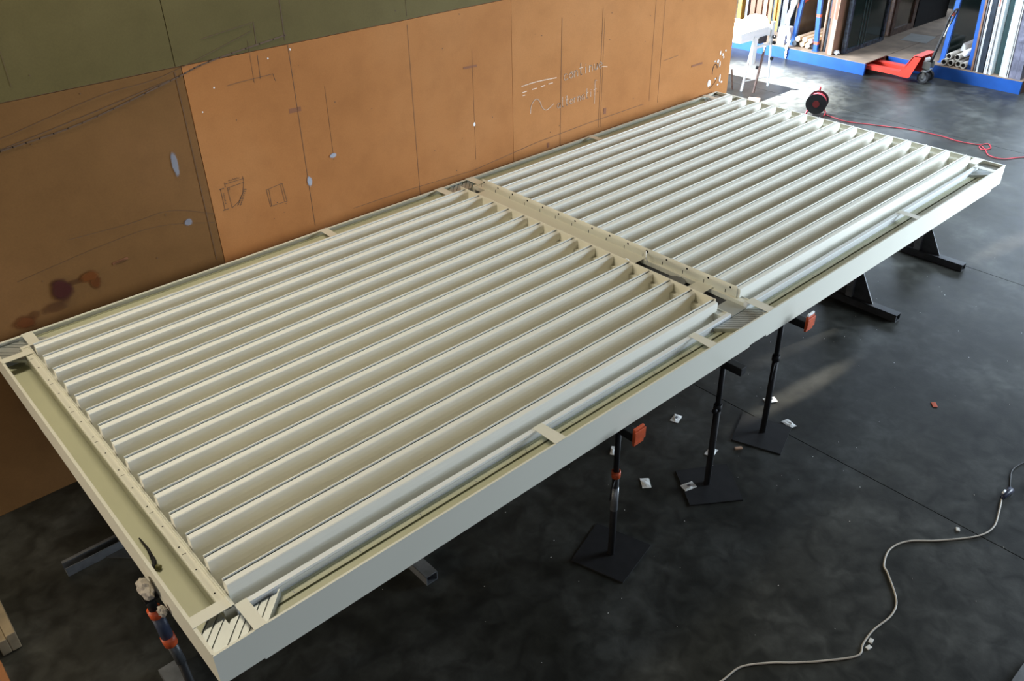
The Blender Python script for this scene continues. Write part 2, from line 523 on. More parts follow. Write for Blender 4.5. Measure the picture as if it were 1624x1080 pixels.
for pts in ([(2.02, 2.672), (2.097, 2.678), (2.39, 2.684), (2.40, 2.63)], [(2.292, 2.84), (2.284, 2.67)], [(1.90, 3.02), (2.30, 3.066)], [(7.0, 1.9), (7.25, 1.91)]):
    ribbon(pc, pts, 0.003)
# dimensioned triangle and small rectangle sketch
tri = [(1.862, 1.932), (1.999, 1.938), (1.975, 1.86), (1.93, 1.80), (1.868, 1.768), (1.862, 1.932)]
ribbon(pc, tri, 0.0035)
ribbon(pc, [(1.849, 1.966), (2.0, 1.968)], 0.0035); ribbon(pc, [(1.849, 1.978), (1.849, 1.945)], 0.004); ribbon(pc, [(2.0, 1.985), (2.0, 1.945)], 0.004)
ribbon(pc, [(1.808, 1.938), (1.809, 1.768)], 0.0035); ribbon(pc, [(1.80, 1.938), (1.835, 1.938)], 0.005); ribbon(pc, [(1.795, 1.768), (1.84, 1.770)], 0.005)
ribbon(pc, [(1.862, 1.915), (1.878, 1.915), (1.878, 1.932)], 0.003)
for k in range(9):
    x = 1.885 + k * 0.010
    ribbon(pc, [(x, 1.982 + .003 * (k % 2)), (x + .006, 1.990 - .004 * (k % 3))], 0.004)
    ribbon(pc, [(1.822, 1.90 - k * .010), (1.830 - .003 * (k % 2), 1.897 - k * .010)], 0.004)
    ribbon(pc, [(1.915 + k * .009, 1.775 + k * .013), (1.928 + k * .009, 1.780 + k * .013)], 0.005)
    ribbon(pc, [(1.935 + k * .008, 1.768 + k * .014), (1.944 + k * .008, 1.773 + k * .013)], 0.005)
ribbon(pc, [(2.17, 1.825), (2.311, 1.840), (2.327, 1.682), (2.180, 1.682), (2.17, 1.825)], 0.0035)
ribbon(pc, [(2.192, 1.822), (2.190, 1.683)], 0.0035); ribbon(pc, [(2.295, 1.832), (2.306, 1.687)], 0.0035)
# curved hook scribble near the right end
hook = [(7.975 + .045 * math.cos(a), 1.60 + .075 * math.sin(a)) for a in [PI * 1.15 - k * 0.22 for k in range(16)]]
ribbon(pc, hook, 0.009)
ribbon(pc, curve2([(8.03, 1.51), (7.99, 1.45), (7.90, 1.40)]), 0.006)
for k in range(60):
    x = random.uniform(0.2, 8.1); z = random.uniform(1.45, 3.1)
    d = random.uniform(.002, .006)
    pc.prism([(x + d * math.cos(2 * PI * j / 6), WY - .0045, z + d * math.sin(2 * PI * j / 6)) for j in range(6)], (0, .001, 0))
tag(pc.build('pencil_line', PENCIL, wl), kind='stuff')


def patch(name, x, z, rx, rz, col, strength=1.0, rough=.8, nscale=18.0, k=[0]):
    """flat soft-edged mark on the board, alpha from distorted radial distance"""
    k[0] += 1
    m, nt, b = new_mat('mark_%s' % name)
    b.inputs['Base Color'].default_value = (*col, 1)
    b.inputs['Roughness'].default_value = rough
    b.inputs['Specular IOR Level'].default_value = .2
    tc = nt.nodes.new('ShaderNodeTexCoord')
    mp = nt.nodes.new('ShaderNodeMapping'); mp.inputs['Scale'].default_value = (1 / rx, 0, 1 / rz)
    nt.links.new(tc.outputs['Object'], mp.inputs['Vector'])
    ln_ = nt.nodes.new('ShaderNodeVectorMath'); ln_.operation = 'LENGTH'
    nt.links.new(mp.outputs['Vector'], ln_.inputs[0])
    nz = nt.nodes.new('ShaderNodeTexNoise'); nz.inputs['Scale'].default_value = nscale; nz.inputs['Detail'].default_value = 4
    mo = nt.nodes.new('ShaderNodeMapping'); mo.inputs['Location'].default_value = (x * 3.1, 0, z * 2.7)
    nt.links.new(tc.outputs['Object'], mo.inputs['Vector']); nt.links.new(mo.outputs['Vector'], nz.inputs['Vector'])
    ma = nt.nodes.new('ShaderNodeMath'); ma.operation = 'MULTIPLY_ADD'; ma.inputs[1].default_value = .9
    nt.links.new(nz.outputs['Fac'], ma.inputs[0]); nt.links.new(ln_.outputs['Value'], ma.inputs[2])
    mr = nt.nodes.new('ShaderNodeMapRange'); mr.interpolation_type = 'SMOOTHSTEP'
    mr.inputs['From Min'].default_value = .95; mr.inputs['From Max'].default_value = 1.40
    mr.inputs['To Min'].default_value = strength; mr.inputs['To Max'].default_value = 0
    nt.links.new(ma.outputs['Value'], mr.inputs['Value'])
    nt.links.new(mr.outputs['Result'], b.inputs['Alpha'])
    q = 1.5
    mb = MB()
    mb.v = [(-rx * q, 0, -rz * q), (rx * q, 0, -rz * q), (rx * q, 0, rz * q), (-rx * q, 0, rz * q)]
    mb.f = [(0, 1, 2, 3)]
    o = mb.build(name, m, wl)
    o.location = (x, WY - .0060 - .0012 * (k[0] % 8), z)
    return o


patch('chalk_smear', 1.519, 2.22, .030, .105, (.26, .28, .34), .75)
patch('chalk_smear', 1.511, 1.764, .038, .034, (.26, .28, .34), .7)
patch('chalk_smear', 2.549, 1.789, .028, .055, (.38, .42, .50), .85)
patch('chalk_smear', 2.793, 1.943, .040, .026, (.38, .42, .50), .85)
patch('stain', .545, 1.56, .085, .115, (.055, .012, .010), .92, nscale=10)
patch('stain', .47, 1.46, .11, .05, (.08, .03, .012), .55, nscale=10)
patch('stain', .735, 1.60, .075, .052, (.15, .045, .008), .85, nscale=14)
patch('stain', .765, 1.545, .048, .075, (.13, .04, .008), .85, nscale=14)
patch('stain', .65, 1.59, .12, .03, (.08, .03, .012), .45, nscale=12)
patch('stain', .26, 1.42, .095, .06, (.13, .04, .010), .85, nscale=12)
patch('stain', .33, 1.455, .05, .04, (.10, .035, .010), .5, nscale=12)
patch('stain', .97, 1.63, .07, .018, (.09, .045, .015), .5, nscale=12)
sp = MB()
ribbon(sp, [(2.482, 2.381), (2.564, 2.379)], 0.034); ribbon(sp, [(4.206, 2.369), (4.351, 2.362)], 0.02); ribbon(sp, [(7.523, 1.739), (7.708, 1.739)], 0.022)
ribbon(sp, [(6.08, 1.575), (6.08, 1.535)], 0.04); ribbon(sp, [(.92, 1.63), (1.02, 1.64)], .02); ribbon(sp, [(5.25, 1.41), (5.25, 1.38)], .03)
sp.build('tape_patch', STAINB, wl)

# far walls of the shed
tag(MB().box(22.5, 22.7, -6, 13, 0, 7.5).build('wall_far', FAR), kind='structure')

# ------------------------------------------------------------------ PERGOLA
LX, LY = 8.0, 3.33
pg = thing('louvred_pergola', 'large cream aluminium louvred pergola roof frame with two bays of blades lying on stands', 'pergola', (0, 0, T))
# fascias with their stepped lower edge
prof = [(0, -0.175), (0.0, 0.0), (LX, 0.0), (LX, -0.185), (LX - 0.19, -0.185), (LX - 0.19, -0.207), (4.13, -0.207), (4.13, -0.192), (3.93, -0.192), (3.93, -0.207), (0.21, -0.207), (0.21, -0.197), (0, -0.197)]
prof[0] = (0, -0.197)
prof = prof[:-1]
f1 = MB().prism([(x, 0.0, z) for x, z in prof], (0, 0.004, 0)).box(0.0, LX, 0.004, 0.012, -0.004, 0.0)
f1.build('fascia', CREAM, pg)
f2 = MB().prism([(x, LY - 0.004, z) for x, z in prof], (0, 0.004, 0)).box(0.0, LX, LY - 0.022, LY - 0.004, -0.004, 0.0)
f2.build('fascia', CREAM, pg)
f3 = MB().box(0.0, 0.004, 0.004, LY - 0.004, -0.20, 0.0).box(0.004, 0.016, 0.012, LY - 0.022, -0.004, 0.0)
f3.build('fascia', CREAM, pg)
f4 = MB().box(LX - 0.004, LX, 0.004, LY - 0.004, -0.19, 0.0).box(LX - 0.020, LX - 0.004, 0.012, LY - 0.022, -0.004, 0.0).box(LX - 0.030, LX - 0.020, 0.012, LY - 0.022, -0.014, -0.010)
f4.build('fascia', CREAM, pg)


def long_beam(x0, x1, front):
    """inner beam along X, profile with a recess line on the trough side"""
    mb = MB()
    if front:
        mb.box(x0, x1, .163, .192, -.016, 0).box(x0, x1, .168, .192, -.020, -.016).box(x0, x1, .164, .192, -.12, -.020)
        mb.box(x0, x1, .157, .164, -.120, -.052)
    else:
        y = LY
        mb.box(x0, x1, y - .192, y - .163, -.12, 0)
        mb.box(x0, x1, y - .163, y - .157, -.12, -.03)
    return mb


long_beam(.197, 3.905, True).build('inner_beam', WHITE, pg)
long_beam(4.09, 7.803, True).build('inner_beam', WHITE, pg)
long_beam(.145, 3.905, False).build('inner_beam', CREAM, pg)
long_beam(4.09, 7.855, False).build('inner_beam', CREAM, pg)
YI0, YI1 = .192, LY - .192


def cross_beam(x0, x1, lip, depth=.12):
    mb = MB().box(x0, x1, YI0, YI1, -depth, -.004)
    for a in (x0, x1 - .005):
        mb.box(a, a + .005, YI0, YI1, -.004, .001)
    if lip is not None:
        mb.box(lip, lip + .003, YI0, YI1, -.004, .008)
    return mb


cross_beam(.145, .200, .184).build('inner_beam', CREAM, pg)
cross_beam(3.83, 3.905, None).build('inner_beam', CREAM, pg)
MB().box(4.100, 4.118, YI0, YI1, -.19, -.035).build('gap_shade_sheet', STEELG, pg)  # dark sheet added to keep the gap under the beam shaded
cross_beam(4.09, 4.165, None, .035).build('inner_beam', CREAM, pg)
cross_beam(7.80, 7.855, 7.803).build('inner_beam', CREAM, pg)
# gutters (trough floors)
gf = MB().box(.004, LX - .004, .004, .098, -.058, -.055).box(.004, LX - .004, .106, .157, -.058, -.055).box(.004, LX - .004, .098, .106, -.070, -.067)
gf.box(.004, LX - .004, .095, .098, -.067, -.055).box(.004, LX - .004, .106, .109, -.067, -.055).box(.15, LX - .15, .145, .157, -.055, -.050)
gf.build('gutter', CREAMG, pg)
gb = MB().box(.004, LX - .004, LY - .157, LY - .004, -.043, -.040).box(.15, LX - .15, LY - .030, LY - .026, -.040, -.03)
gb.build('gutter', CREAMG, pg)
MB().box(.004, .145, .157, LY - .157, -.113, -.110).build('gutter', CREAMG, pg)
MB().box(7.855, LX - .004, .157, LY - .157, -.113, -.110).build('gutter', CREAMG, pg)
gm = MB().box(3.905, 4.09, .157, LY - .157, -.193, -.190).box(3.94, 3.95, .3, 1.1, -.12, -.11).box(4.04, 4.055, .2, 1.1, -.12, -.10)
gm.build('gutter', STEELG, pg)  # darker steel colour carries the shade deep in the middle gutter

# flat straps bridging the gutters
Z = 0.0016


def strap(p):
    MB().prism([(x, y, Z) for x, y in p], (0, 0, .002)).build('strap', CREAM, pg)


strap([(.197, 0.0), (.256, 0.0), (.256, .192), (.197, .192)])
strap([(0.0, .195), (0.0, .263), (.20, .263), (.20, .195)])
strap([(2.045, 0.0), (2.132, 0.0), (2.117, .192), (2.045, .192)])
strap([(3.452, 0.0), (3.532, 0.0), (3.527, .192), (3.468, .192)])
strap([(4.103, 0.0), (4.186, 0.0), (4.192, .192), (4.112, .192)])
strap([(6.27, 0.0), (6.34, 0.0), (6.34, .192), (6.27, .192)])
strap([(7.735, 0.0), (7.80, 0.0), (7.80, .192), (7.735, .192)])
strap([(7.80, .195), (LX, .195), (LX, .285), (7.80, .285)])
B = LY
strap([(.20, B - .192), (.27, B - .192), (.27, B), (.20, B)])
strap([(0.0, B - .30), (.20, B - .30), (.20, B - .235), (0.0, B - .235)])
strap([(2.55, B - .192), (2.62, B - .192), (2.62, B), (2.55, B)])
strap([(3.77, B - .192), (3.85, B - .192), (3.85, B), (3.77, B)])
strap([(4.13, B - .192), (4.21, B - .192), (4.21, B), (4.13, B)])
strap([(5.78, B - .192), (5.84, B - .192), (5.84, B), (5.78, B)])
strap([(7.73, B - .192), (7.80, B - .192), (7.80, B), (7.73, B)])
strap([(7.80, B - .30), (LX, B - .30), (LX, B - .22), (7.80, B - .22)])
strap([(3.87, .475), (4.125, .475), (4.125, .61), (3.87, .61)])
MB().prism([(3.915, 1.115, .002), (4.127, 1.115, .002), (4.127, 2.99, .002), (3.915, 2.99, .002)], (0, 0, .002)).build('cover_plate', CREAM, pg)

# ribbed aluminium corner brackets
def rib_strips(c0, c1, clip, zb=-.055, zt=-.030, fine=.05):
    """strips along direction (1,s) clipped in a channel; clip(c, c2) -> polygon"""
    mb = MB()
    c = c0
    k = 0
    while c < c1 - 1e-6:
        c2 = min(c + fine, c1)
        for a, b_, h in ((c, c + (c2 - c) * .80, zt), (c + (c2 - c) * .80, c2, zt - .008)):
            poly = clip(a, b_)
            mb.prism([(x, y, zb) for x, y in poly], (0, 0, h - zb))
        c = c2; k += 1
    return mb


yo, yi = .006, .156
def corner_bracket(mx, my):
    def tr(poly):
        return [((x if mx else LX - x), (y if my else LY - y)) for x, y in poly]
    front = lambda a, b_: tr([(yo + a, yo), (yo + b_, yo), (yi + b_, yi), (yi + a, yi)])
    side = lambda a, b_: tr([(yo, yo + a), (yo, yo + b_), (.138, .138 + b_), (.138, .138 + a)])
    m1 = rib_strips(0.0, .245, front)
    m2 = rib_strips(0.0, .155, side)
    m1.v, m1.f = m1.v + m2.v, m1.f + [tuple(i + len(m1.v) for i in f) for f in m2.f]
    b0 = m1.build('corner_bracket', ALU, pg)
    b0['label'] = 'ribbed bare aluminium corner bracket'
    return b0


for mx in (True, False):
    for my in (True, False):
        corner_bracket(mx, my)
# raised flange plates on the near corner bracket
fl_ = MB().prism([(.262, .02, -.055), (.272, .02, -.055), (.402, .15, -.055), (.392, .15, -.055)], (0, 0, .042))
fl_.build('bracket_flange', ALU, pg)
mid = lambda a, b_: [(a, .156), (b_, .156), (b_ + .15, .006), (a + .15, .006)]
b1 = rib_strips(3.70, 4.10, mid, -.055, -.026, .04)
b1.box(3.91, 4.085, .162, .32, -.06, -.024)
b1.build('middle_bracket', ALU, pg)['label'] = 'ribbed bare aluminium joint bracket at the middle of the front gutter'
mid2 = lambda a, b_: [(a, LY - .156), (b_, LY - .156), (b_ + .15, LY - .006), (a + .15, LY - .006)]
rib_strips(3.80, 4.08, mid2, -.0395, -.020).build('middle_bracket', ALU, pg)
MB().box(4.118, 4.135, .03, .05, -.055, -.02).box(4.14, 4.17, .012, .03, -.055, -.012).build('bolt', ALU, pg)

# end plates with holes, standing above the cross beams
def end_plate(x):
    p = MB().box(x, x + .003, .278, 3.068, -.02, .085)
    return p.build('end_plate', CREAM, pg)


end_plate(3.868)
ep = end_plate(4.121)
NL = 15
LYS = [.302 + .1934 * k for k in range(NL)]


def disc_mesh(r, n, axis):
    if axis == 'x':
        base = [(0, r * math.cos(2 * PI * k / n), r * math.sin(2 * PI * k / n)) for k in range(n)]
        return MB().prism(base, (.0008, 0, 0))
    base = [(r * math.cos(2 * PI * k / n), r * math.sin(2 * PI * k / n), 0) for k in range(n)]
    return MB().prism(base, (0, 0, .0006))


h0 = disc_mesh(.0085, 10, 'x').build('hole', HOLE, ep)
h1 = MB().box(0, .0006, 0, .006, 0, .026).build('slot', HOLE, ep)
h0.location = (4.1204, LYS[0] + .034, .058)
h1.location = (4.1204, LYS[0] + .068, .004)
for k in range(1, NL):
    for h in (h0, h1):
        c = h.copy(); COL.objects.link(c); c.parent = ep
        c.location.y = h.location.y + .1934 * k
        if k == 4 and h is h0:
            c.scale = (1, 1.6, 1.6)
d0 = disc_mesh(.0045, 8, 'z').build('hole', HOLE, pg)
d0.location = (.163, LYS[0] + .02, -.0038)
for k in range(1, NL):
    c = d0.copy(); COL.objects.link(c); c.parent = pg; c.location.y = d0.location.y + .1934 * k
m0 = MB().box(0, .022, 0, .003, 0, .0005).build('scratch_mark', HOLE, pg)
m0.location = (.150, LYS[0] - .04, -.0038)
for k in range(1, 8):
    c = m0.copy(); COL.objects.link(c); c.parent = pg; c.location.y = m0.location.y + .3868 * k
g0 = MB().box(0, .004, 0, .016, 0, .0006).build('rivet_mark', STEELG, pg)
g0.location = (.45, .115, -.0549)
for k in range(1, 20):
    x = .45 + k * .37
    if 3.6 < x < 4.2: continue
    c = g0.copy(); COL.objects.link(c); c.parent = pg; c.location.x = x

# louvre blades ------------------------------------------------------
P = [(0, .080), (-.006, .080), (-.006, .062), (-.015, .062), (-.015, .0725), (-.041, .0675), (-.046, .064), (-.047, .058), (-.047, .030), (-.044, .0), (-.043, -.03),
     (-.050, -.060), (-.066, -.080), (-.100, -.090), (-.150, -.092), (-.188, -.090), (-.188, -.096), (-.03, -.099), (0.0, -.096)]


BLADE = mat('cream_blade_coat', (0.80, 0.79, 0.71), 0.45, var=0.01, scale=2)


def blade_mesh(x0, x1, name):
    mb = MB()
    b = len(P)
    xs_ = [x0, x1]
    mb.prism([(x0, y, z) for y, z in P], (x1 - x0, 0, 0))
    me_o = mb.build(name, BLADE, pg)
    me = me_o.data
    for p in me.polygons:
        n = p.normal
        p.use_smooth = False
    return me_o


# dark strip fills the groove, black in one bay and grey in the other
def groove_strip_mesh(x0, x1):
    return MB().box(x0 + .004, x1 - .004, -.0149, -.0061, .062, .0690)


bl1 = blade_mesh(.205, 3.866, 'louvre_blade')
s1 = groove_strip_mesh(.205, 3.866).build('groove_strip', HOLE, bl1)
bl2 = blade_mesh(4.128, 7.795, 'louvre_blade')
s2 = groove_strip_mesh(4.128, 7.795).build('groove_strip', GREYP, bl2)
bl1.location = (0, LYS[0], 0); bl2.location = (0, LYS[0], 0)
for k in range(1, NL):
    for bl in (bl1, bl2):
        c = copy_tree(bl, pg)
        c.location = (0, LYS[k] + random.uniform(-.001, .001), random.uniform(-.001, .001))

# white wire loops and offcuts on the middle gutter
wl_ = thing('wire_loop', 'white wire loop standing up at the middle end plate with the large hole', 'wire', (4.08, LYS[4], T + .0))
MB().tube(spline([(0.05, .05, .05), (-.01, -.0, .085), (-.03, -.02, .05), (-.02, -.03, .0065)], 6), .004, 6).build('loop', WHITEB, wl_, True)
w2 = thing('wire_loop', 'white wire loop at the right end of the near bay beside the cover plate', 'wire', (3.90, 1.13, T))
MB().tube(spline([(-.02, .03, .004), (-.01, .01, .06), (.0, -.02, .07), (.01, -.05, .006)], 6), .004, 6).build('loop', WHITEB, w2, True)
# round grey disc lying in the middle gutter
dsc = thing('round_disc', 'round pale grey disc lying in the gutter between the two bays', 'disc', (4.008, .74, T - .190))
MB().tube([(0, 0, 0), (0, 0, .180)], .080, 28).build('disc', STEELG, dsc)
tag(dsc)

# black cutter lying in the near trough
kn = thing('hand_tool', 'black handled tool lying in the left trough of the pergola', 'tool', (.052, .86, T - .110))
MB().tube([(.011, .15, .012), (.014, .05, .014), (.006, -.03, .016)], .004, 8, True, .009).build('blade', BLACK, kn, True)
MB().tube(spline([(.006, -.03, .016), (0, -.07, .02), (-.02, -.10, .018)], 5), .011, 8).build('handle', BLACK, kn, True)
MB().tube([(-.005, -.10, .016), (.01, -.12, .016)], .012, 8).build('tip', mat('olive_plastic', (.12, .11, .03), .5), kn, True)


# ------------------------------------------------------------------ stands with square base plate
def stand(x, y, corners, label, orange_band, orange_end, armlen, lever, paint):
    t = thing('support_stand', label, 'stand', (x, y, 0), group='black steel stands under the front edge')
    MB().prism([(a - x, b_ - y, 0.0) for a, b_ in corners], (0, 0, .010)).build('base_plate', BLACK, t)
    MB().tube([(0, 0, .010), (0, 0, .72)], .024, 14).build('pole', BLACK, t, True)
    MB().tube([(0, 0, .70), (0, 0, T - .272)], .019, 14).build('inner_pole', BLACK, t, True)
    MB().ring((0, 0, .73), (0, 0, 1), .0195, .030, .05).build('collar', ORANGE if orange_band else BLACK, t, True)
    if lever:
        MB().tube([(-.02, -.01, .70), (-.07, -.03, .66), (-.085, -.035, .58)], .006, 6).build('lever', BLACK, t, True)
    else:
        MB().tube([(-.015, 0, .72), (-.055, -.01, .72)], .018, 10).build('knob', BLACK, t, True)
    z0, z1 = T - .272, T - .210
    MB().box(-.03, .03, -armlen - y, .55, z0, z1).build('cross_arm', BLACK, t, bevel=.004)
    if orange_end:
        e = MB().box(-.045, .045, -armlen - y - .018, -armlen - y, z0 - .01, z1 + .055).box(-.05, .05, -armlen - y - .026, -armlen - y - .018, z0 + .02, z1 + .04)
        eo = e.build('end_stop', ORANGE, t, bevel=.006)
    if orange_end == 2:
        MB().box(-.04, .04, -armlen - y - .016, -armlen - y - .002, z1 + .055, z1 + .075).build('stop_cap', WHITEB, t, bevel=.004)
    if paint:
        MB().ring((0, 0, .52), (0, 0, 1), .0242, .0255, .20).build('bare_patch', STEELG, t, True)
    return t


stand(2.655, .06, [(2.79, .32), (2.91, -.08), (2.52, -.17), (2.41, .20)], 'black steel stand nearest the camera with orange collar and orange end stop', True, 1, .085, True, True)
stand(3.70, .04, [(3.99, .07), (3.75, -.25), (3.42, -.02), (3.64, .29)], 'black steel stand between the other two with plain black arm and tilted plate', False, 0, .12, False, False)
stand(4.53, .11, [(4.61, .36), (4.75, -.02), (4.39, -.15), (4.26, .22)], 'black steel stand farthest along the front edge with chunky orange end stop', False, 2, .09, True, False)


# ------------------------------------------------------------------ steel trestles with floor foot
def trestle(x, y0, y1, yu, label, along_x=False, top=T - .210, mfoot=STEEL, gl=True):
    t = thing('steel_trestle', label, 'trestle', (x, yu, 0), (0, 0, -PI / 2 if along_x else 0), group='steel trestles under the pergola')
    a, b_ = y0 - yu, y1 - yu
    f = MB().box(-.045, .045, a, b_, .0, .006).box(-.045, -.040, a, b_, .006, .075).box(.040, .045, a, b_, .006, .075)
    if not gl:
        f.box(-.045, .045, a, b_, .070, .076)
    else:
        f.box(-.045, -.02, a, b_, .070, .076)
    f.build('foot', mfoot, t)
    MB().box(-.035, .035, -.035, .035, .076, top - .06).build('upright', STEELG, t, bevel=.004)
    MB().prism([(-.004, .036, .076), (-.004, .25, .076), (-.004, .036, .46)], (.008, 0, 0)).build('gusset', STEEL, t)
    if not along_x:
        MB().prism([(-.004, -.036, .076), (-.004, -.25, .076), (-.004, -.036, .46)], (.008, 0, 0)).build('gusset', STEEL, t)
    else:
        MB().prism([(.046, -.20, .0), (.046, .12, .0), (.30, .06, .0)], (0, 0, .008)).build('floor_plate', STEEL, t)
    MB().box(-.035, .035, -(.45 if not along_x else .15), .6, top - .06, top).build('top_bar', STEELG, t, bevel=.004)
    return t


trestle(6.93, .20, 1.30, .72, 'dark steel trestle with gusseted foot under the middle of the far bay', gl=False)
t2 = trestle(8.10, .22, 1.30, .74, 'dark steel trestle with gusseted foot at the far right corner of the pergola', gl=False)
t2.location.x = 8.40
trestle(1.60, .70, 1.8, 1.2, 'grey steel trestle foot showing under the near bay front edge', mfoot=STEELG, gl=False)
trestle(.20, 2.0, 2.96, 2.45, 'steel trestle with open channel foot sticking out at the left side near the wall', True, mfoot=STEELG, gl=True)
bpy.data.objects['steel_trestle.003'].rotation_euler = (0, 0, -PI / 2)
bpy.data.objects['steel_trestle.003'].location = (.27, 2.47, 0)

# adjustable prop with orange rings at the left edge
pr = thing('adjustable_prop', 'dark blue adjustable prop with two orange rings under the left edge of the pergola', 'prop', (.02, .70, 0))
zt = T - .17
MB().box(-.06, .06, -.45, .55, 0, .05).build('foot', STEELG, pr)
MB().tube([(0, 0, .05), (-.02, 0, .66)], .022, 12).build('pole', BLACK, pr, True)
MB().tube([(-.02, 0, .64), (-.035, 0, .80)], .026, 14).build('lower_sleeve', STEEL, pr, True)
MB().tube([(-.036, 0, .80), (-.042, 0, .865)], .035, 18).build('ring', ORANGE, pr, True)
MB().tube([(-.042, 0, .865), (-.052, 0, 1.03)], .031, 18).build('sleeve', mat('dark_blue_sleeve', (.035, .045, .08), .5), pr, True)
MB().tube([(-.052, 0, 1.03), (-.057, 0, 1.08)], .035, 18).build('ring', ORANGE, pr, True)
MB().tube([(-.057, 0, 1.08), (-.06, 0, zt - .02)], .024, 12).build('head', BLACK, pr, True)
MB().box(-.09, -.022, -.04, .04, zt - .02, zt - .008).build('head_plate', BLACK, pr)


DIRTY = mat('soiled_paper', (.42, .38, .33), .8, var=.15, scale=30)


def crumple(name, label, loc, s, m, parent=None):
    bm = bmesh.new()
    bmesh.ops.create_icosphere(bm, subdivisions=3, radius=1)
    rr = random.Random(hash(label) % 1000 if False else len(label))
    for v in bm.verts:
        k = .72 + .35 * rr.random()
        v.co = Vector((v.co.x * s[0] * k, v.co.y * s[1] * k, v.co.z * s[2] * k))
    me = bpy.data.meshes.new(name); bm.to_mesh(me); bm.free()
    me.materials.append(m)
    o = bpy.data.objects.new(name, me); COL.objects.link(o)
    o.location = loc
    if label: tag(o, label, 'paper')
    return o


crumple('crumpled_paper', 'crumpled white paper wad stuffed on top of the orange ringed prop', (-.042, .70, T - .132), (.036, .075, .050), DIRTY)
crumple('crumpled_paper', 'small wad of white paper at the left edge beside the orange ringed prop', (-.030, .55, T - .17), (.022, .03, .035), DIRTY)

# ------------------------------------------------------------------ things on the floor
def packet(x, y, rot, sx=.085, sy=.055, z=0.0, label='', m=PAPER, tilt=0.0, patch=True):
    t = thing('paper_packet', label, 'packet', (x, y, z), (tilt, 0, rot), group='small white packets dropped on the floor')
    mb = MB()
    n = 5
    hts = [[.004 + random.uniform(0, .010) * (0 < i < n - 1 and 0 < j < n - 1) for j in range(n)] for i in range(n)]
    for i in range(n):
        for j in range(n):
            mb.v.append((-sx / 2 + sx * i / (n - 1) + random.uniform(-.002, .002), -sy / 2 + sy * j / (n - 1) + random.uniform(-.002, .002), hts[i][j]))
    for i in range(n - 1):
        for j in range(n - 1):
            mb.f.append((i * n + j, (i + 1) * n + j, (i + 1) * n + j + 1, i * n + j + 1))
    o = mb.build('packet_sheet', m, t)
    so_ = o.modifiers.new('solid', 'SOLIDIFY'); so_.thickness = .0025; so_.offset = 0
    if patch:
        MB().box(-.012, .014, -.008, .010, .0125, .015).build('printed_patch', GREYP, t)
    return t


for (x, y, rt, z, lb, pt) in (
        (4.16, .70, .3, 0.0, 'white packet with dark print lying alone on the floor left of the far stand plates', True),
        (3.37, .36, .9, 0.0, 'white packet on the floor between the nearest stand and the tilted plate', False),
        (3.57, .11, -.3, .010, 'white packet with dark print lying on the tilted plate of the middle stand', True),
        (4.02, .24, .2, 0.0, 'white packet half hidden behind the pole of the middle stand', False),
        (4.94, .31, -.5, 0.0, 'white packet behind the pole of the farthest stand', True),
        (4.77, .02, 1.3, .003, 'crinkled clear packet at the right corner of the farthest stand plate', False),
        (3.48, .77, .6, 0.0, 'white packet beside the orange collar behind the nearest stand', False)):
    packet(x, y, rt, z=z, label=lb, patch=pt, sx=.105, sy=.07)
for (x, y, rt, lb) in ((4.60, -1.45, .5, 'small pale chip above the beige cable bend'), (3.29, -1.51, .2, 'small pale chip touching the beige cable, upper one of two'),
                       (3.235, -1.525, -.2, 'small pale chip touching the beige cable, lower one of two')):
    o = MB().box(-.017, .017, -.012, .012, 0, .010).build('plastic_chip', PAPER, None, bevel=.002)
    o.location = (x, y, 0); o.rotation_euler = (0, 0, rt); tag(o, lb, 'chip', 'small pale chips along the beige cable')
o = MB().box(-.035, .035, -.02, .02, 0, .006).build('orange_scrap', ORANGE, None, bevel=.003); o.location = (5.88, -.67, 0); o.rotation_euler = (0, 0, .7); tag(o, 'orange scrap alone on the open floor at the right', 'scrap')
o = MB().box(-.03, .03, -.012, .012, 0, .014).build('wood_chip', WOODT, None, bevel=.003); o.location = (4.215, .12, 0); o.rotation_euler = (0, 0, -.6); tag(o, 'tan wood chip just in front of the farthest stand plate', 'chip')
db = MB()
for k in range(150):
    x = random.uniform(1.2, 9.0); y = random.uniform(-2.4, 1.2) if x < 8 else random.uniform(-1, 4)
    s_ = random.uniform(.0015, .0048)
    a = random.uniform(0, 3)
    db.prism([(x + s_ * math.cos(a + j * 2.1) * random.uniform(.5, 1.4), y + s_ * math.sin(a + j * 2.1), 0.0) for j in range(3)], (0, 0, .003))
tag(db.build('floor_debris', PAPER), 'tiny pale crumbs and swarf scattered over the dark concrete floor', 'debris', kind='stuff')

# beige cable with its plug
c2 = [(2.25, -1.02), (2.39, -1.06), (2.55, -1.08), (2.70, -1.18), (2.81, -1.28), (2.96, -1.40), (3.13, -1.51), (3.23, -1.49), (3.37, -1.48), (3.56, -1.50), (3.70, -1.46), (3.86, -1.32), (3.92, -1.26), (4.08, -1.22),
      (4.24, -1.27), (4.40, -1.41), (4.63, -1.57), (4.80, -1.61), (4.99, -1.57), (5.13, -1.53)]
cb = thing('extension_cable', 'beige extension cable curving over the dark floor at lower right with black coupling', 'cable', (5.13, -1.53, 0))
MB().tube([(p.x - 5.13, p.y + 1.53, .007) for p in spline(c2, 8)], .0062, 8).build('cord', CABLEW, cb, True)
MB().tube([(0, 0, .012), (.02, .0, .018), (.05, -.005, .022), (.10, -.008, .022), (.13, -.008, .016)], .014, 10, True, .026).build('coupling', mat('blue_black_plug', (.02, .022, .05), .35), cb, True)
MB().tube([(.02, .010, .040), (.06, .010, .046)], .008, 6).build('coupling_clip', WHITEB, cb, True)
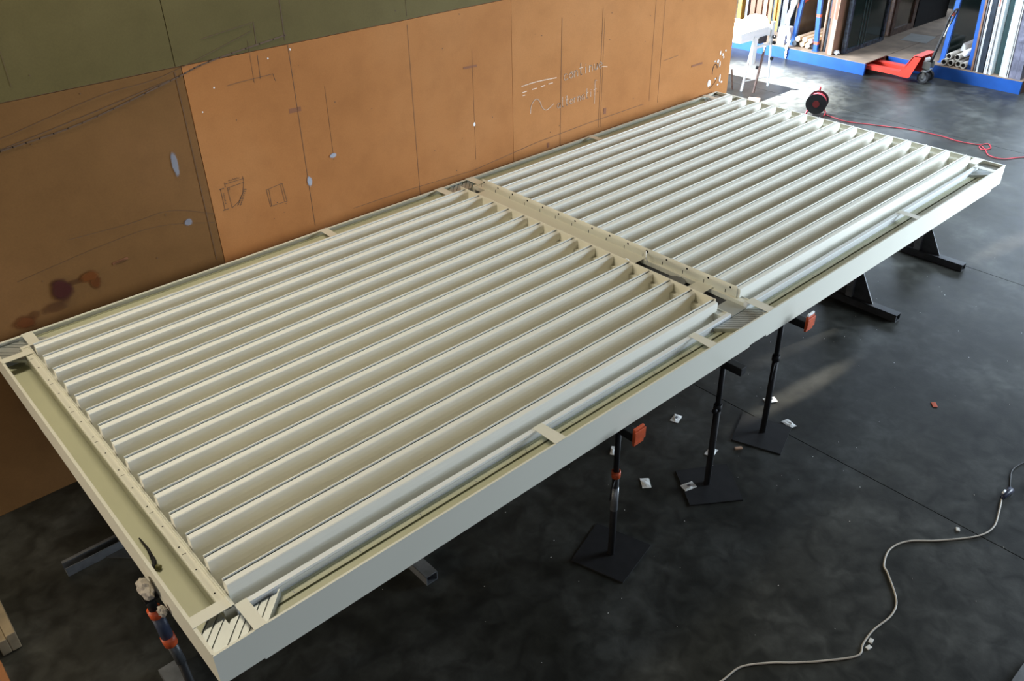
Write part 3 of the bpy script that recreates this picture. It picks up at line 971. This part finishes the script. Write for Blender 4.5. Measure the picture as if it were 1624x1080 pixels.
MB().tube([(p[0] - 5.13, p[1] + 1.53, .006) for p in [tuple(q) for q in spline([(5.26, -1.535), (5.38, -1.49), (5.48, -1.457), (5.58, -1.457), (5.72, -1.50), (5.9, -1.6)], 8)]], .005, 8).build('black_lead', RUBBER, cb, True)

# reel with red cable
rl = thing('cable_reel', 'black cable reel wound with red cable standing behind the pergola', 'cable reel', (11.88, 4.12, 0))
ax = Vector((-.93, -.37, 0)).normalized()
cz = .19
def disc(off, r, h, m, name, parent, inner=None):
    c = Vector((0, 0, cz)) + ax * off
    if inner:
        return MB().ring(c, ax, inner, r, h, 32).build(name, m, parent)
    return MB().tube([c - ax * h / 2, c + ax * h / 2], r, 32).build(name, m, parent)
rub = mat('black_reel_plastic', (.018, .018, .020), .4)
fd = disc(.10, .158, .014, rub, 'front_flange', rl)
disc(-.10, .158, .014, rub, 'back_flange', rl)
disc(0, .118, .186, REDC, 'wound_cable', rl)
wr = MB()
for k in range(9):
    wr.ring(Vector((0, 0, cz)) + ax * (-.085 + .021 * k), ax, .112, .126, .015, 28)
wr.build('cable_turn', REDC, rl, True)
disc(.112, .052, .012, mat('dark_red_socket_hub', (.16, .015, .015), .5), 'socket_hub', rl)
side_ = Vector((ax.y, -ax.x, 0))
fr = MB()
for s_ in (-1, 1):
    fr.tube([Vector((0, 0, .012)) - ax * .125 + side_ * .14 * s_, Vector((0, 0, cz)) - ax * .125, ], .009, 8)
fr.tube([Vector((0, 0, .012)) + ax * .09 + side_ * -.14, Vector((0, 0, .012)) - ax * .125 + side_ * -.14], .009, 8)
fr.tube([Vector((0, 0, .012)) + ax * .09 + side_ * .14, Vector((0, 0, .012)) - ax * .125 + side_ * .14], .009, 8)
fr.tube([Vector((0, 0, cz)) - ax * .125, Vector((0, 0, .385)) - ax * .125, Vector((0, 0, .40)) - ax * .10, Vector((0, 0, .40)) + ax * .03], .010, 8)
fr.build('carrying_frame', REDC, rl, True)

c1 = [(11.95, 4.0), (11.88, 3.59), (12.0, 3.26), (12.2, 2.75), (12.26, 2.30), (12.22, 2.00), (12.28, 1.75), (12.41, 1.66), (12.26, 1.56), (12.13, 1.62), (12.20, 1.69), (12.26, 1.69), (12.14, 1.58), (11.97, 1.46), (11.96, 1.27), (12.23, 1.10), (12.5, .8)]
rc = MB().tube([(p.x, p.y, .009) for p in spline(c1, 8)], .0065, 8).build('red_cable', REDC, None, True)
tag(rc, 'thin red cable running over the floor behind the pergola with a small loop', 'cable')
rc.parent = None

# ------------------------------------------------------------------ left and right border pieces
OLDW = mat('aged_pale_timber', (.26, .20, .12), .7, var=.25, scale=9)
wb = thing('timber_offcut', 'pale rounded timber pieces at the left border on the floor', 'timber', (-.62, 2.28, 0))
for k, (dx, m_) in enumerate(((-.13, OLDW), (-.05, OLDW), (.005, OLDW))):
    MB().prism([(dx - .03, -.24 + .0 * k, 0), (dx + .025, -.24, 0), (dx + .030, .17, 0), (dx + .015, .22, 0), (dx - .01, .23, 0), (dx - .03, .20, 0)], (0, 0, .10 + .02 * k)).build('plank', m_, wb, bevel=.006)
ob = MB().box(-.20, -.02, -.38, -.02, 0, .05).build('brown_board', mat('orange_brown_board', (.30, .12, .04), .6), None, bevel=.004); ob.location = (-.70, 2.0, 0); tag(ob, 'orange brown board end at the lower left border', 'board')
rb = thing('metal_block', 'black block with pale top cut by the right border near the cable coupling', 'block', (5.42, -1.62, 0))
MB().box(0, .22, -.26, 0, 0, .05).build('body', BLACK, rb, bevel=.004)
MB().box(0, .22, -.26, 0, .05, .058).build('top', PAPER, rb)
rs = thing('steel_beam', 'grey steel beam end at the lower right corner of the picture', 'beam', (3.72, -2.24, 0))
MB().box(-.14, .20, -.30, .03, .05, .06).build('top_flange', STEELG, rs)
MB().box(-.14, .20, -.14, -.12, .008, .05).build('web', BLACK, rs)
MB().box(-.14, .20, -.30, .03, 0, .008).build('bottom_flange', BLACK, rs)

# ------------------------------------------------------------------ storage platforms
pf = thing('rack_platform', 'low blue framed storage platform with brown plywood deck on the left of the pallet truck', 'platform', (14.35, 4.67, 0))
MB().box(0, .05, 0, 4.8, 0, .20).build('front_beam', BLUE, pf)
MB().box(.0, 5.2, .0, 4.8, .20, .215).build('deck', PLY, pf)
MB().box(.06, .10, .40, 4.7, .0, .20).box(2.5, 2.6, .6, 4.7, 0, .20).box(5.0, 5.1, .0, 4.7, 0, .20).build('joist', WOODB, pf)
MB().box(.75, .80, .02, .60, 0, .20).build('joist', WOODT, pf)
pf2 = thing('rack_platform', 'low blue framed storage platform right of the pallet truck holding white profiles', 'platform', (15.10, 2.30, 0))
MB().box(0, .05, 0, 1.50, 0, .205).build('front_beam', BLUE, pf2)
MB().box(0, .05, 1.50, 2.33, 0, .205).build('rear_beam', BLUE, pf2)
MB().box(0, 4.4, 0, 2.36, .205, .215).build('deck', PLY, pf2)
MB().box(.05, 4.4, 0, .06, 0, .205).box(2.2, 2.3, .06, 2.3, 0, .205).build('joist', WOODB, pf2)
DK = .215
ps = MB().box(0, .62, 0, .48, 0, .004).build('board_sheet', mat('pale_grey_sheet', (.27, .26, .24), .7)); ps.location = (16.38, 4.55, DK); ps.rotation_euler = (0, 0, .15)
tag(ps, 'pale grey square sheet lying on the dark platform deck', 'sheet')


def leaner(name, label, cat, x0, x1, y, th, h, m, lean=0.0, group=None, frame=None, fm=None, z=DK):
    """panel standing on the deck in the XZ plane, thickness th along Y; lean = dy per metre"""
    t = thing(name, label, cat, (x0, y, z), group=group)
    L_ = x1 - x0
    def slab(nm, a, b_, y0, y1, z0, z1, mm, par=t):
        return MB().prism([(a, y0 + lean * z0, z0), (b_, y0 + lean * z0, z0), (b_, y1 + lean * z0, z0), (a, y1 + lean * z0, z0)], (0, 0, 0.0001)) if False else \
            _slab(nm, a, b_, y0, y1, z0, z1, mm, par, lean)
    if frame:
        wd = frame
        _slab('stile', 0, wd, 0, th, 0, h, fm, t, lean)
        _slab('stile', L_ - wd, L_, 0, th, 0, h, fm, t, lean)
        _slab('rail', wd, L_ - wd, 0, th, 0, wd, fm, t, lean)
        _slab('rail', wd, L_ - wd, 0, th, h - wd, h, fm, t, lean)
        _slab('pane', wd, L_ - wd, th * .4, th * .6, wd, h - wd, m, t, lean)
    else:
        _slab('sheet', 0, L_, 0, th, 0, h, m, t, lean)
    return t


def _slab(nm, a, b_, y0, y1, z0, z1, mm, par, lean):
    mb = MB()
    d0, d1 = lean * z0, lean * z1
    mb.v = [(a, y0 + d0, z0), (b_, y0 + d0, z0), (b_, y1 + d0, z0), (a, y1 + d0, z0), (a, y0 + d1, z1), (b_, y0 + d1, z1), (b_, y1 + d1, z1), (a, y1 + d1, z1)]
    mb.f = [(0, 3, 2, 1), (4, 5, 6, 7), (0, 1, 5, 4), (1, 2, 6, 5), (2, 3, 7, 6), (3, 0, 4, 7)]
    return mb.build(nm, mm, par)


# back row: timbers and grey profiles at far left
GB = 'upright timbers and profiles at the left end of the platform'
H = 2.6
seq = [(7.98, .10, YEL, 'yellow timber beam nearest the partition wall in the rack'), (7.84, .06, GREYP, 'grey board between yellow and brown boards'), (7.66, .12, WOODB, 'dark brown board left of the pink plank'),
       (7.50, .13, WOODB, 'dark brown board directly behind the pink plank'), (7.385, .09, WOODT, 'pinkish plank standing behind the white saw stand'), (7.335, .022, WOODB, 'thin dark board right of the pink plank'), (7.265, .06, mat('ochre_board', (.36, .20, .08), .6), 'ochre board between pink plank and yellow beams'),
       (7.22, .03, DARKF, 'dark profile left of the two bright yellow beams'), (7.165, .045, YEL, 'bright yellow beam, left one of the pair'), (7.095, .055, YEL, 'bright yellow beam, right one of the pair'),
       (7.06, .02, DARKF, 'dark profile right of the bright yellow beams'), (6.985, .06, GREYP, 'grey profile, left of the grey group'), (6.905, .055, GREYP, 'grey profile, middle of the grey group'), (6.82, .07, DARKF, 'dark grey profile, right of the grey group')]
for y, th, m_, lb in seq:
    leaner('storage_board', lb, 'board', 15.25 + random.uniform(-.03, .03), 15.9, y, th * .96 if th < .1 else th * .9, H, m_, random.uniform(-.001, .001), GB)

# white carton, plastic wrap and strap
ct = MB().box(0, .22, 0, .17, 0, .30).build('white_carton', WHITEB, None, bevel=.004); ct.location = (14.48, 6.42, DK); ct.rotation_euler = (0, .0, -.12); tag(ct, 'white carton standing on the blue platform edge', 'box')
fw = thing('plastic_film', 'twisted white plastic film hanging down over the blue platform edge', 'plastic film', (14.50, 6.28, DK))
pf_pts = spline([(.10, .02, 1.9), (.05, .04, 1.2), (.0, .06, .80), (-.04, .12, .45), (-.02, .10, .30), (-.06, .02, .10), (-.165, -.02, .02), (-.168, -.02, -.10), (-.165, -.02, -.20)], 6)
mb = MB()
n_ = len(pf_pts)
for i, p in enumerate(pf_pts):
    tt = i / (n_ - 1)
    wd = .10 * (1 - tt) + .035 + .015 * math.sin(i * 1.7)
    for j in range(4):
        mb.v.append((p.x + .012 * math.sin(j * 2 + i), p.y - wd / 2 + wd * j / 3, p.z))
for i in range(n_ - 1):
    for j in range(3):
        mb.f.append((i * 4 + j, i * 4 + j + 1, (i + 1) * 4 + j + 1, (i + 1) * 4 + j))
o = mb.build('film', mat('white_film', (.78, .78, .80), .35, var=.08, scale=15), fw, True)
sd = o.modifiers.new('solid', 'SOLIDIFY'); sd.thickness = .003; sd.offset = -1

# blue posts
def post(x, y, lean, lb, z=DK, h=2.6, wd=.075, tape=None):
    t = thing('rack_post', lb, 'post', (x, y, z), group='blue rack posts')
    _slab('post_tube', 0, .06, -wd / 2, wd / 2, 0, h, BLUE, t, lean)
    _slab('post_foot', -.02, .08, -wd / 2 - .02, wd / 2 + .02, 0, .012, BLUE, t, 0)
    for tz in (tape or []):
        _slab('tape_band', -.002, .062, -wd / 2 - .002 + lean * tz, wd / 2 + .002 + lean * tz, tz, tz + .05, TAPE, t, 0)
    return t


post(14.56, 6.30, -.085, 'blue rack post leaning right beside the white plastic film')
post(14.45, 5.74, .075, 'blue rack post with two red tape bands', tape=[.12, .60])
post(15.30, 3.76, -.03, 'blue rack post behind the pallet truck handle')
post(15.20, 3.22, .05, 'blue rack post between dark glass and the white profiles')

# brown glass sheets between the first two posts, with red tape
gp = leaner('glass_sheet', 'brown tinted glass sheet with red tape between the two left blue posts', 'glass', 14.78, 17.2, 6.42, .02, 2.3, GLASSB, .0)
MB().prism([(.0, -.003, .62), (.0, -.003, .70), (1.3, -.003, 1.00), (1.3, -.003, .95)], (0, .002, 0)).build('tape_strip', TAPE, gp)
leaner('glass_sheet', 'brown glass sheet leaning behind the taped one', 'glass', 15.0, 17.4, 6.50, .02, 2.4, GLASSB, .0)
# timber bundle
for k, (y, z, r) in enumerate(((6.20, .055, .055), (6.07, .055, .055), (5.94, .055, .055), (5.83, .05, .05), (6.14, .15, .055), (6.01, .15, .055), (5.88, .15, .055))):
    lbs = ['dark round tube at the foot of the leaning blue post', 'timber baulk in the bottom row, second from the leaning post', 'timber baulk in the bottom row, third from the leaning post', 'timber baulk in the bottom row by the taped post',
           'pale timber baulk, left one of the upper row', 'pale timber baulk, middle one of the upper row', 'pale timber baulk, right one of the upper row']
    pts = [(0, r * math.cos(2 * PI * j / 6 + .3), r * math.sin(2 * PI * j / 6 + .3)) for j in range(6)]
    L2 = 1.6
    o = MB().prism(pts, (L2, 0, 0)).build('timber_baulk', [STEEL, WOODP, WOODP, BLACK, WOODP, WOODP, WOODP][k], None, bevel=.004)
    o.location = (14.47 + [.0, .06, .03, .05, -.0, .03, .0][k], y, DK + z + .004)
    tag(o, lbs[k], 'timber', 'timber baulks stacked between the left blue posts')

# boards and frames right of the taped post
GC = 'panels standing on edge right of the taped post'
for y, th, m_, lb, x0 in ((5.655, .028, WOODT, 'thin tan board directly right of the taped blue post', 14.52), (5.605, .030, DARKF, 'dark profile among the tan boards', 14.55), (5.575, .022, WOODT, 'tan board right of the dark profile', 14.6),
                          (5.535, .018, PAPER, 'thin white edged sheet among the tan boards', 14.5), (5.485, .045, WOODB, 'dark brown board left of the wide tan frame', 14.45), (5.385, .085, WOODT, 'wide tan timber frame with a red tape mark', 14.42)):
    t = leaner('storage_board', lb, 'board', x0, x0 + 1.3, y, th, 2.3, m_, 0.0, GC)
    if 'wide tan' in lb:
        _slab('tape_mark', -.003, .001, .012, .060, .62, .98, TAPE, t, 0)
o = crumple('plastic_scrap', '', (14.50, 5.33, DK + .045), (.05, .06, .045), PLASTIC); tag(o, 'scrap of clear plastic at the foot of the tan frame', 'plastic')

wf1 = leaner('window_frame', 'dark bubble wrapped window frame with green glass panes', 'window frame', 14.62, 16.05, 5.24, .075, 2.2, GLASSD, 0.0, frame=.07, fm=WRAPD)
for k, xx in enumerate((.50, .60, .70)):
    _slab('glass_edge', xx, xx + .010, .02, .03, .07, 1.9, GLASST, wf1, 0)
_slab('timber_batten', .84, .92, .085, .12, .03, 1.9, WOODT, wf1, 0)
leaner('window_frame', 'tan timber window frame behind the bubble wrapped one', 'window frame', 14.90, 16.35, 5.36, .02, 2.1, GLASSD, 0.0, frame=.08, fm=WOODT)
leaner('window_frame', 'brown wrapped frame at the back of the platform', 'window frame', 16.42, 17.35, 5.30, .09, 2.1, GLASSB, 0.0, frame=.12, fm=WRAPG and mat('brown_wrap', (.14, .09, .07), .4, var=.5, scale=12))
leaner('glass_sheet', 'black glass panel standing at the back of the platform', 'glass', 17.4, 18.8, 5.30, .05, 2.1, BLACK, 0.0)
leaner('glass_sheet', 'black glass panel at the very back of the platform', 'glass', 18.9, 19.5, 5.0, .05, 2.3, DARKF, 0.0)
bb = MB().box(0, .9, 0, .04, 0, .5).build('storage_board', mat('dark_brown_panel', (.13, .08, .05), .6)); bb.location = (18.4, 5.6, DK); tag(bb, 'low brown panel at the back edge of the platform', 'panel')

# right platform: dark glass, tubes, profiles
leaner('glass_sheet', 'dark green glass sheet behind the cardboard tubes', 'glass', 15.42, 18.5, 3.80, .02, 2.4, GLASSD, -.02)
leaner('glass_sheet', 'second dark green glass sheet leaning behind the first', 'glass', 15.50, 18.6, 3.86, .02, 2.3, GLASSD, -.02)
tubes = [(3.65, .055, 'bottom row, leftmost'), (3.545, .055, 'bottom row, second from left'), (3.42, .055, 'bottom row, third from left'), (3.315, .055, 'bottom row, rightmost'), (3.60, .155, 'upper row, left'), (3.47, .150, 'upper row, right')]
for k, (y, z, lb) in enumerate(tubes):
    t = thing('cardboard_tube', 'grey cardboard tube with dark open end, ' + lb, 'tube', (15.14 + [.0, .02, .04, 0, .03, .07][k], y, DK + z + .003), group='cardboard tubes on the right platform')
    MB().ring((.7, 0, 0), (1, 0, 0), .038, .052, 1.4, 18).build('shell', CARD, t, True)
    MB().tube([(.03, 0, 0), (.035, 0, 0)], .0385, 16).build('core', BLACK, t)
pr_ = thing('paper_roll', 'rolled white sheet lying on top of the cardboard tubes', 'roll', (15.25, 3.36, DK + .235))
MB().tube([(0, 0, 0), (.9, 0, .0)], .055, 16, True).build('sheet_roll', PAPER, pr_, True)
pr2 = thing('paper_roll', 'loose folded sheet between the tubes and the dark glass', 'roll', (15.45, 3.50, DK + .215))
MB().prism([(0, -.04, .0), (0, .05, 0), (0, .02, .13), (0, -.02, .10)], (.8, 0, 0)).build('folded_sheet', mat('grey_paper', (.5, .5, .48), .7), pr2)

GP = 'profiles and panels standing upright on the right platform'
ln = .055
prof_list = [(3.135, .032, WOODB, 'thin brown strip next to the blue post, right platform'), (3.105, .022, GREYP, 'grey grooved strip right of the brown strip'), (3.062, .030, WHITE, 'narrow white profile, leftmost of the white ones'), (2.968, .085, DARKF, 'anthracite profile between the white ones'),
             (2.905, .050, WHITE, 'cream profile with a red mark'), (2.872, .022, mat('plain_grey_strip', (.3, .3, .3), .5), 'thin grey strip right of the cream profile'), (2.835, .034, WHITE, 'white profile left of the teal glass'), (2.745, .080, GLASST, 'teal glass panel between white profiles'),  # the thin strip is a plain mid grey
             (2.620, .085, mat('pale_blue_white_profile', (.62, .72, .72), .4), 'broad pale blue white profile'), (2.585, .030, WHITE, 'white profile left of the bubble wrap'), (2.560, .018, PAPER, 'thin pale strip left of the bubble wrap'), (2.445, .11, WRAPG, 'grey bubble wrapped panel, left one'), (2.355, .08, WRAPG, 'grey bubble wrapped panel, right one')]
for k, (y, th, m_, lb) in enumerate(prof_list):
    t = leaner('upright_profile', lb, 'profile', 15.13 + .01 * (k % 3) + (.12 if m_ is GLASST else 0), 15.13 + .9, y, th, 2.4, m_, ln, GP)
    if 'red mark' in lb:
        _slab('red_mark', -.003, .001, .020, .034, 1.08, 1.5, TAPE, t, ln)
    if m_ is WHITE:
        _slab('flute', -.0015, .001, th * .45, th * .55, .03, 2.4, GREYP, t, ln)

# ------------------------------------------------------------------ pallet truck
pt = thing('pallet_truck', 'red hand pallet truck with its forks under the left platform', 'pallet truck', (14.70, 3.78, 0))
for dx in (-.185, .185):
    fk = MB()
    fk.box(dx - .075, dx + .075, .26, 1.25, .150, .162)
    fk.box(dx - .075, dx - .068, .26, 1.25, .095, .150).box(dx + .068, dx + .075, .26, 1.25, .095, .150)
    fo = fk.build('fork', RED, pt)
    MB().tube([(dx - .03, 1.12, .045), (dx + .03, 1.12, .045)], .040, 14).build('fork_roller', RUBBER, fo)
# slanted head of the truck
for dx in (-.262, .250):
    MB().prism([(dx, .30, .085), (dx, .13, .085), (dx, .10, .11), (dx, -.02, .44), (dx, -.02, .47), (dx, .08, .47), (dx, .12, .44)], (.012, 0, 0)).build('cheek', RED, pt)
MB().prism([(-.262, .30, .15), (-.262, .12, .45), (-.262, .10, .44), (-.262, .27, .15)], (.524, 0, 0)).build('head_plate', RED, pt)
MB().prism([(-.262, -.02, .455), (-.262, .11, .455), (-.262, .11, .47), (-.262, -.02, .47)], (.524, 0, 0)).build('head_top', RED, pt)
for dx in (-.085, .085):
    wh = MB().tube([(dx - .028, -.06, .1), (dx + .028, -.06, .1)], .098, 26).build('wheel', RUBBER, pt)
    MB().ring((dx, -.06, .1), (1, 0, 0), .030, .066, .062, 20).build('rim', STEELG, wh)
    MB().tube([(dx - .032, -.06, .1), (dx + .032, -.06, .1)], .016, 12).build('hub', ALU, wh)
MB().box(-.13, .13, -.10, -.02, .195, .215).box(-.12, -.114, -.08, -.04, .09, .20).box(.114, .12, -.08, -.04, .09, .20).build('axle_bracket', ALU, pt)
MB().tube([(0, -.04, .215), (0, -.04, .36)], .055, 18).build('pump', ALU, pt, True)
MB().tube([(0, -.04, .36), (0, -.03, .40), (0, -.02, .42)], .060, 18, True, .03).build('pump_cap', WHITEB, pt, True)
MB().box(-.08, -.06, -.13, .0, .25, .36).box(.06, .08, -.13, .0, .25, .36).build('handle_yoke', ALU, pt)
hd = MB()
hd.bar((0, -.09, .33), (0, -.21, .92), .06, .035)
hd.build('handle_stem', RUBBER, pt, bevel=.008)
hl = MB().tube(spline([(0, -.20, .88), (-.065, -.235, 1.02), (-.08, -.27, 1.16), (-.05, -.30, 1.235), (.05, -.30, 1.235), (.08, -.27, 1.16), (.065, -.235, 1.02), (0, -.20, .88)], 6), .016, 8)
hl.build('handle_loop', RUBBER, pt, True)
MB().box(-.03, .03, -.285, -.255, 1.13, 1.20).build('release_lever', TAPE, pt, bevel=.008)
MB().bar((-.04, -.22, .80), (-.06, -.30, 1.15), .012, .012).build('control_rod', ALU, pt)

# ------------------------------------------------------------------ white saw stand
ss = thing('saw_stand', 'white metal saw stand with black knobs beyond the end of the partition wall', 'saw stand', (12.35, 5.55, 0))
MB().box(-.62, .24, .0, 1.3, .86, 1.02).build('body', WHITEB, ss, bevel=.01)
MB().prism([(-.05, .05, 1.02), (-.05, .45, 1.02), (-.05, .36, 1.15), (-.05, .14, 1.15)], (.29, 0, 0)).build('motor_housing', WHITEB, ss, bevel=.01)
MB().bar((.24, .0, .92), (.30, -.04, .0), .030, .030).build('leg', WHITE, ss)
MB().bar((-.24, .0, .92), (-.28, .10, .0), .030, .030).build('leg', WHITE, ss)
MB().bar((.24, 1.2, .92), (.30, 1.25, .0), .030, .030).build('leg', WHITE, ss)
MB().bar((-.24, 1.2, .92), (-.28, 1.25, .0), .030, .030).build('leg', WHITE, ss)
MB().box(-.27, -.16, -.02, .02, .46, .90).build('side_plate', WHITE, ss, bevel=.004)
MB().box(.20, .28, -.03, .01, .70, 1.08).build('end_plate', WHITE, ss, bevel=.006)
MB().box(-.26, .24, -.01, .02, .70, .74).build('rail', WHITE, ss)
MB().bar((-.26, .1, .16), (.29, -.03, .16), .014, .014).build('brace', WHITE, ss)
MB().box(-.10, .10, -.02, .02, .77, .88).build('mechanism', STEEL, ss, bevel=.005)
for p in ((.24, -.05, .84), (.26, -.05, .74), (.25, -.05, .48), (-.13, -.04, .40)):
    MB().tube([p, (p[0], p[1] - .035, p[2])], .028, 12).build('knob', BLACK, ss)
for (p, q, lb) in (((12.13, 5.45, 0), (12.22, 5.40, .76), 'long rusty steel bar leaning beside the white saw stand'), ((12.05, 5.82, 0), (12.02, 5.86, .34), 'short rusty bar standing near the wall end, right one'), ((11.95, 5.98, 0), (11.86, 6.02, .42), 'short rusty bar standing nearest the wall end')):
    o = MB().bar(p, q, .03, .03).build('steel_bar', RUST, None, bevel=.002)
    tag(o, lb, 'bar', 'rusty steel bars by the saw stand')
wb_ = MB().box(-.30, .12, -.09, .09, 0, .10).build('timber_block', WOODB, None, bevel=.004); wb_.location = (11.55, 5.05, 0); wb_.rotation_euler = (0, 0, .5); tag(wb_, 'brown timber block on the floor behind the far corner of the pergola', 'block')
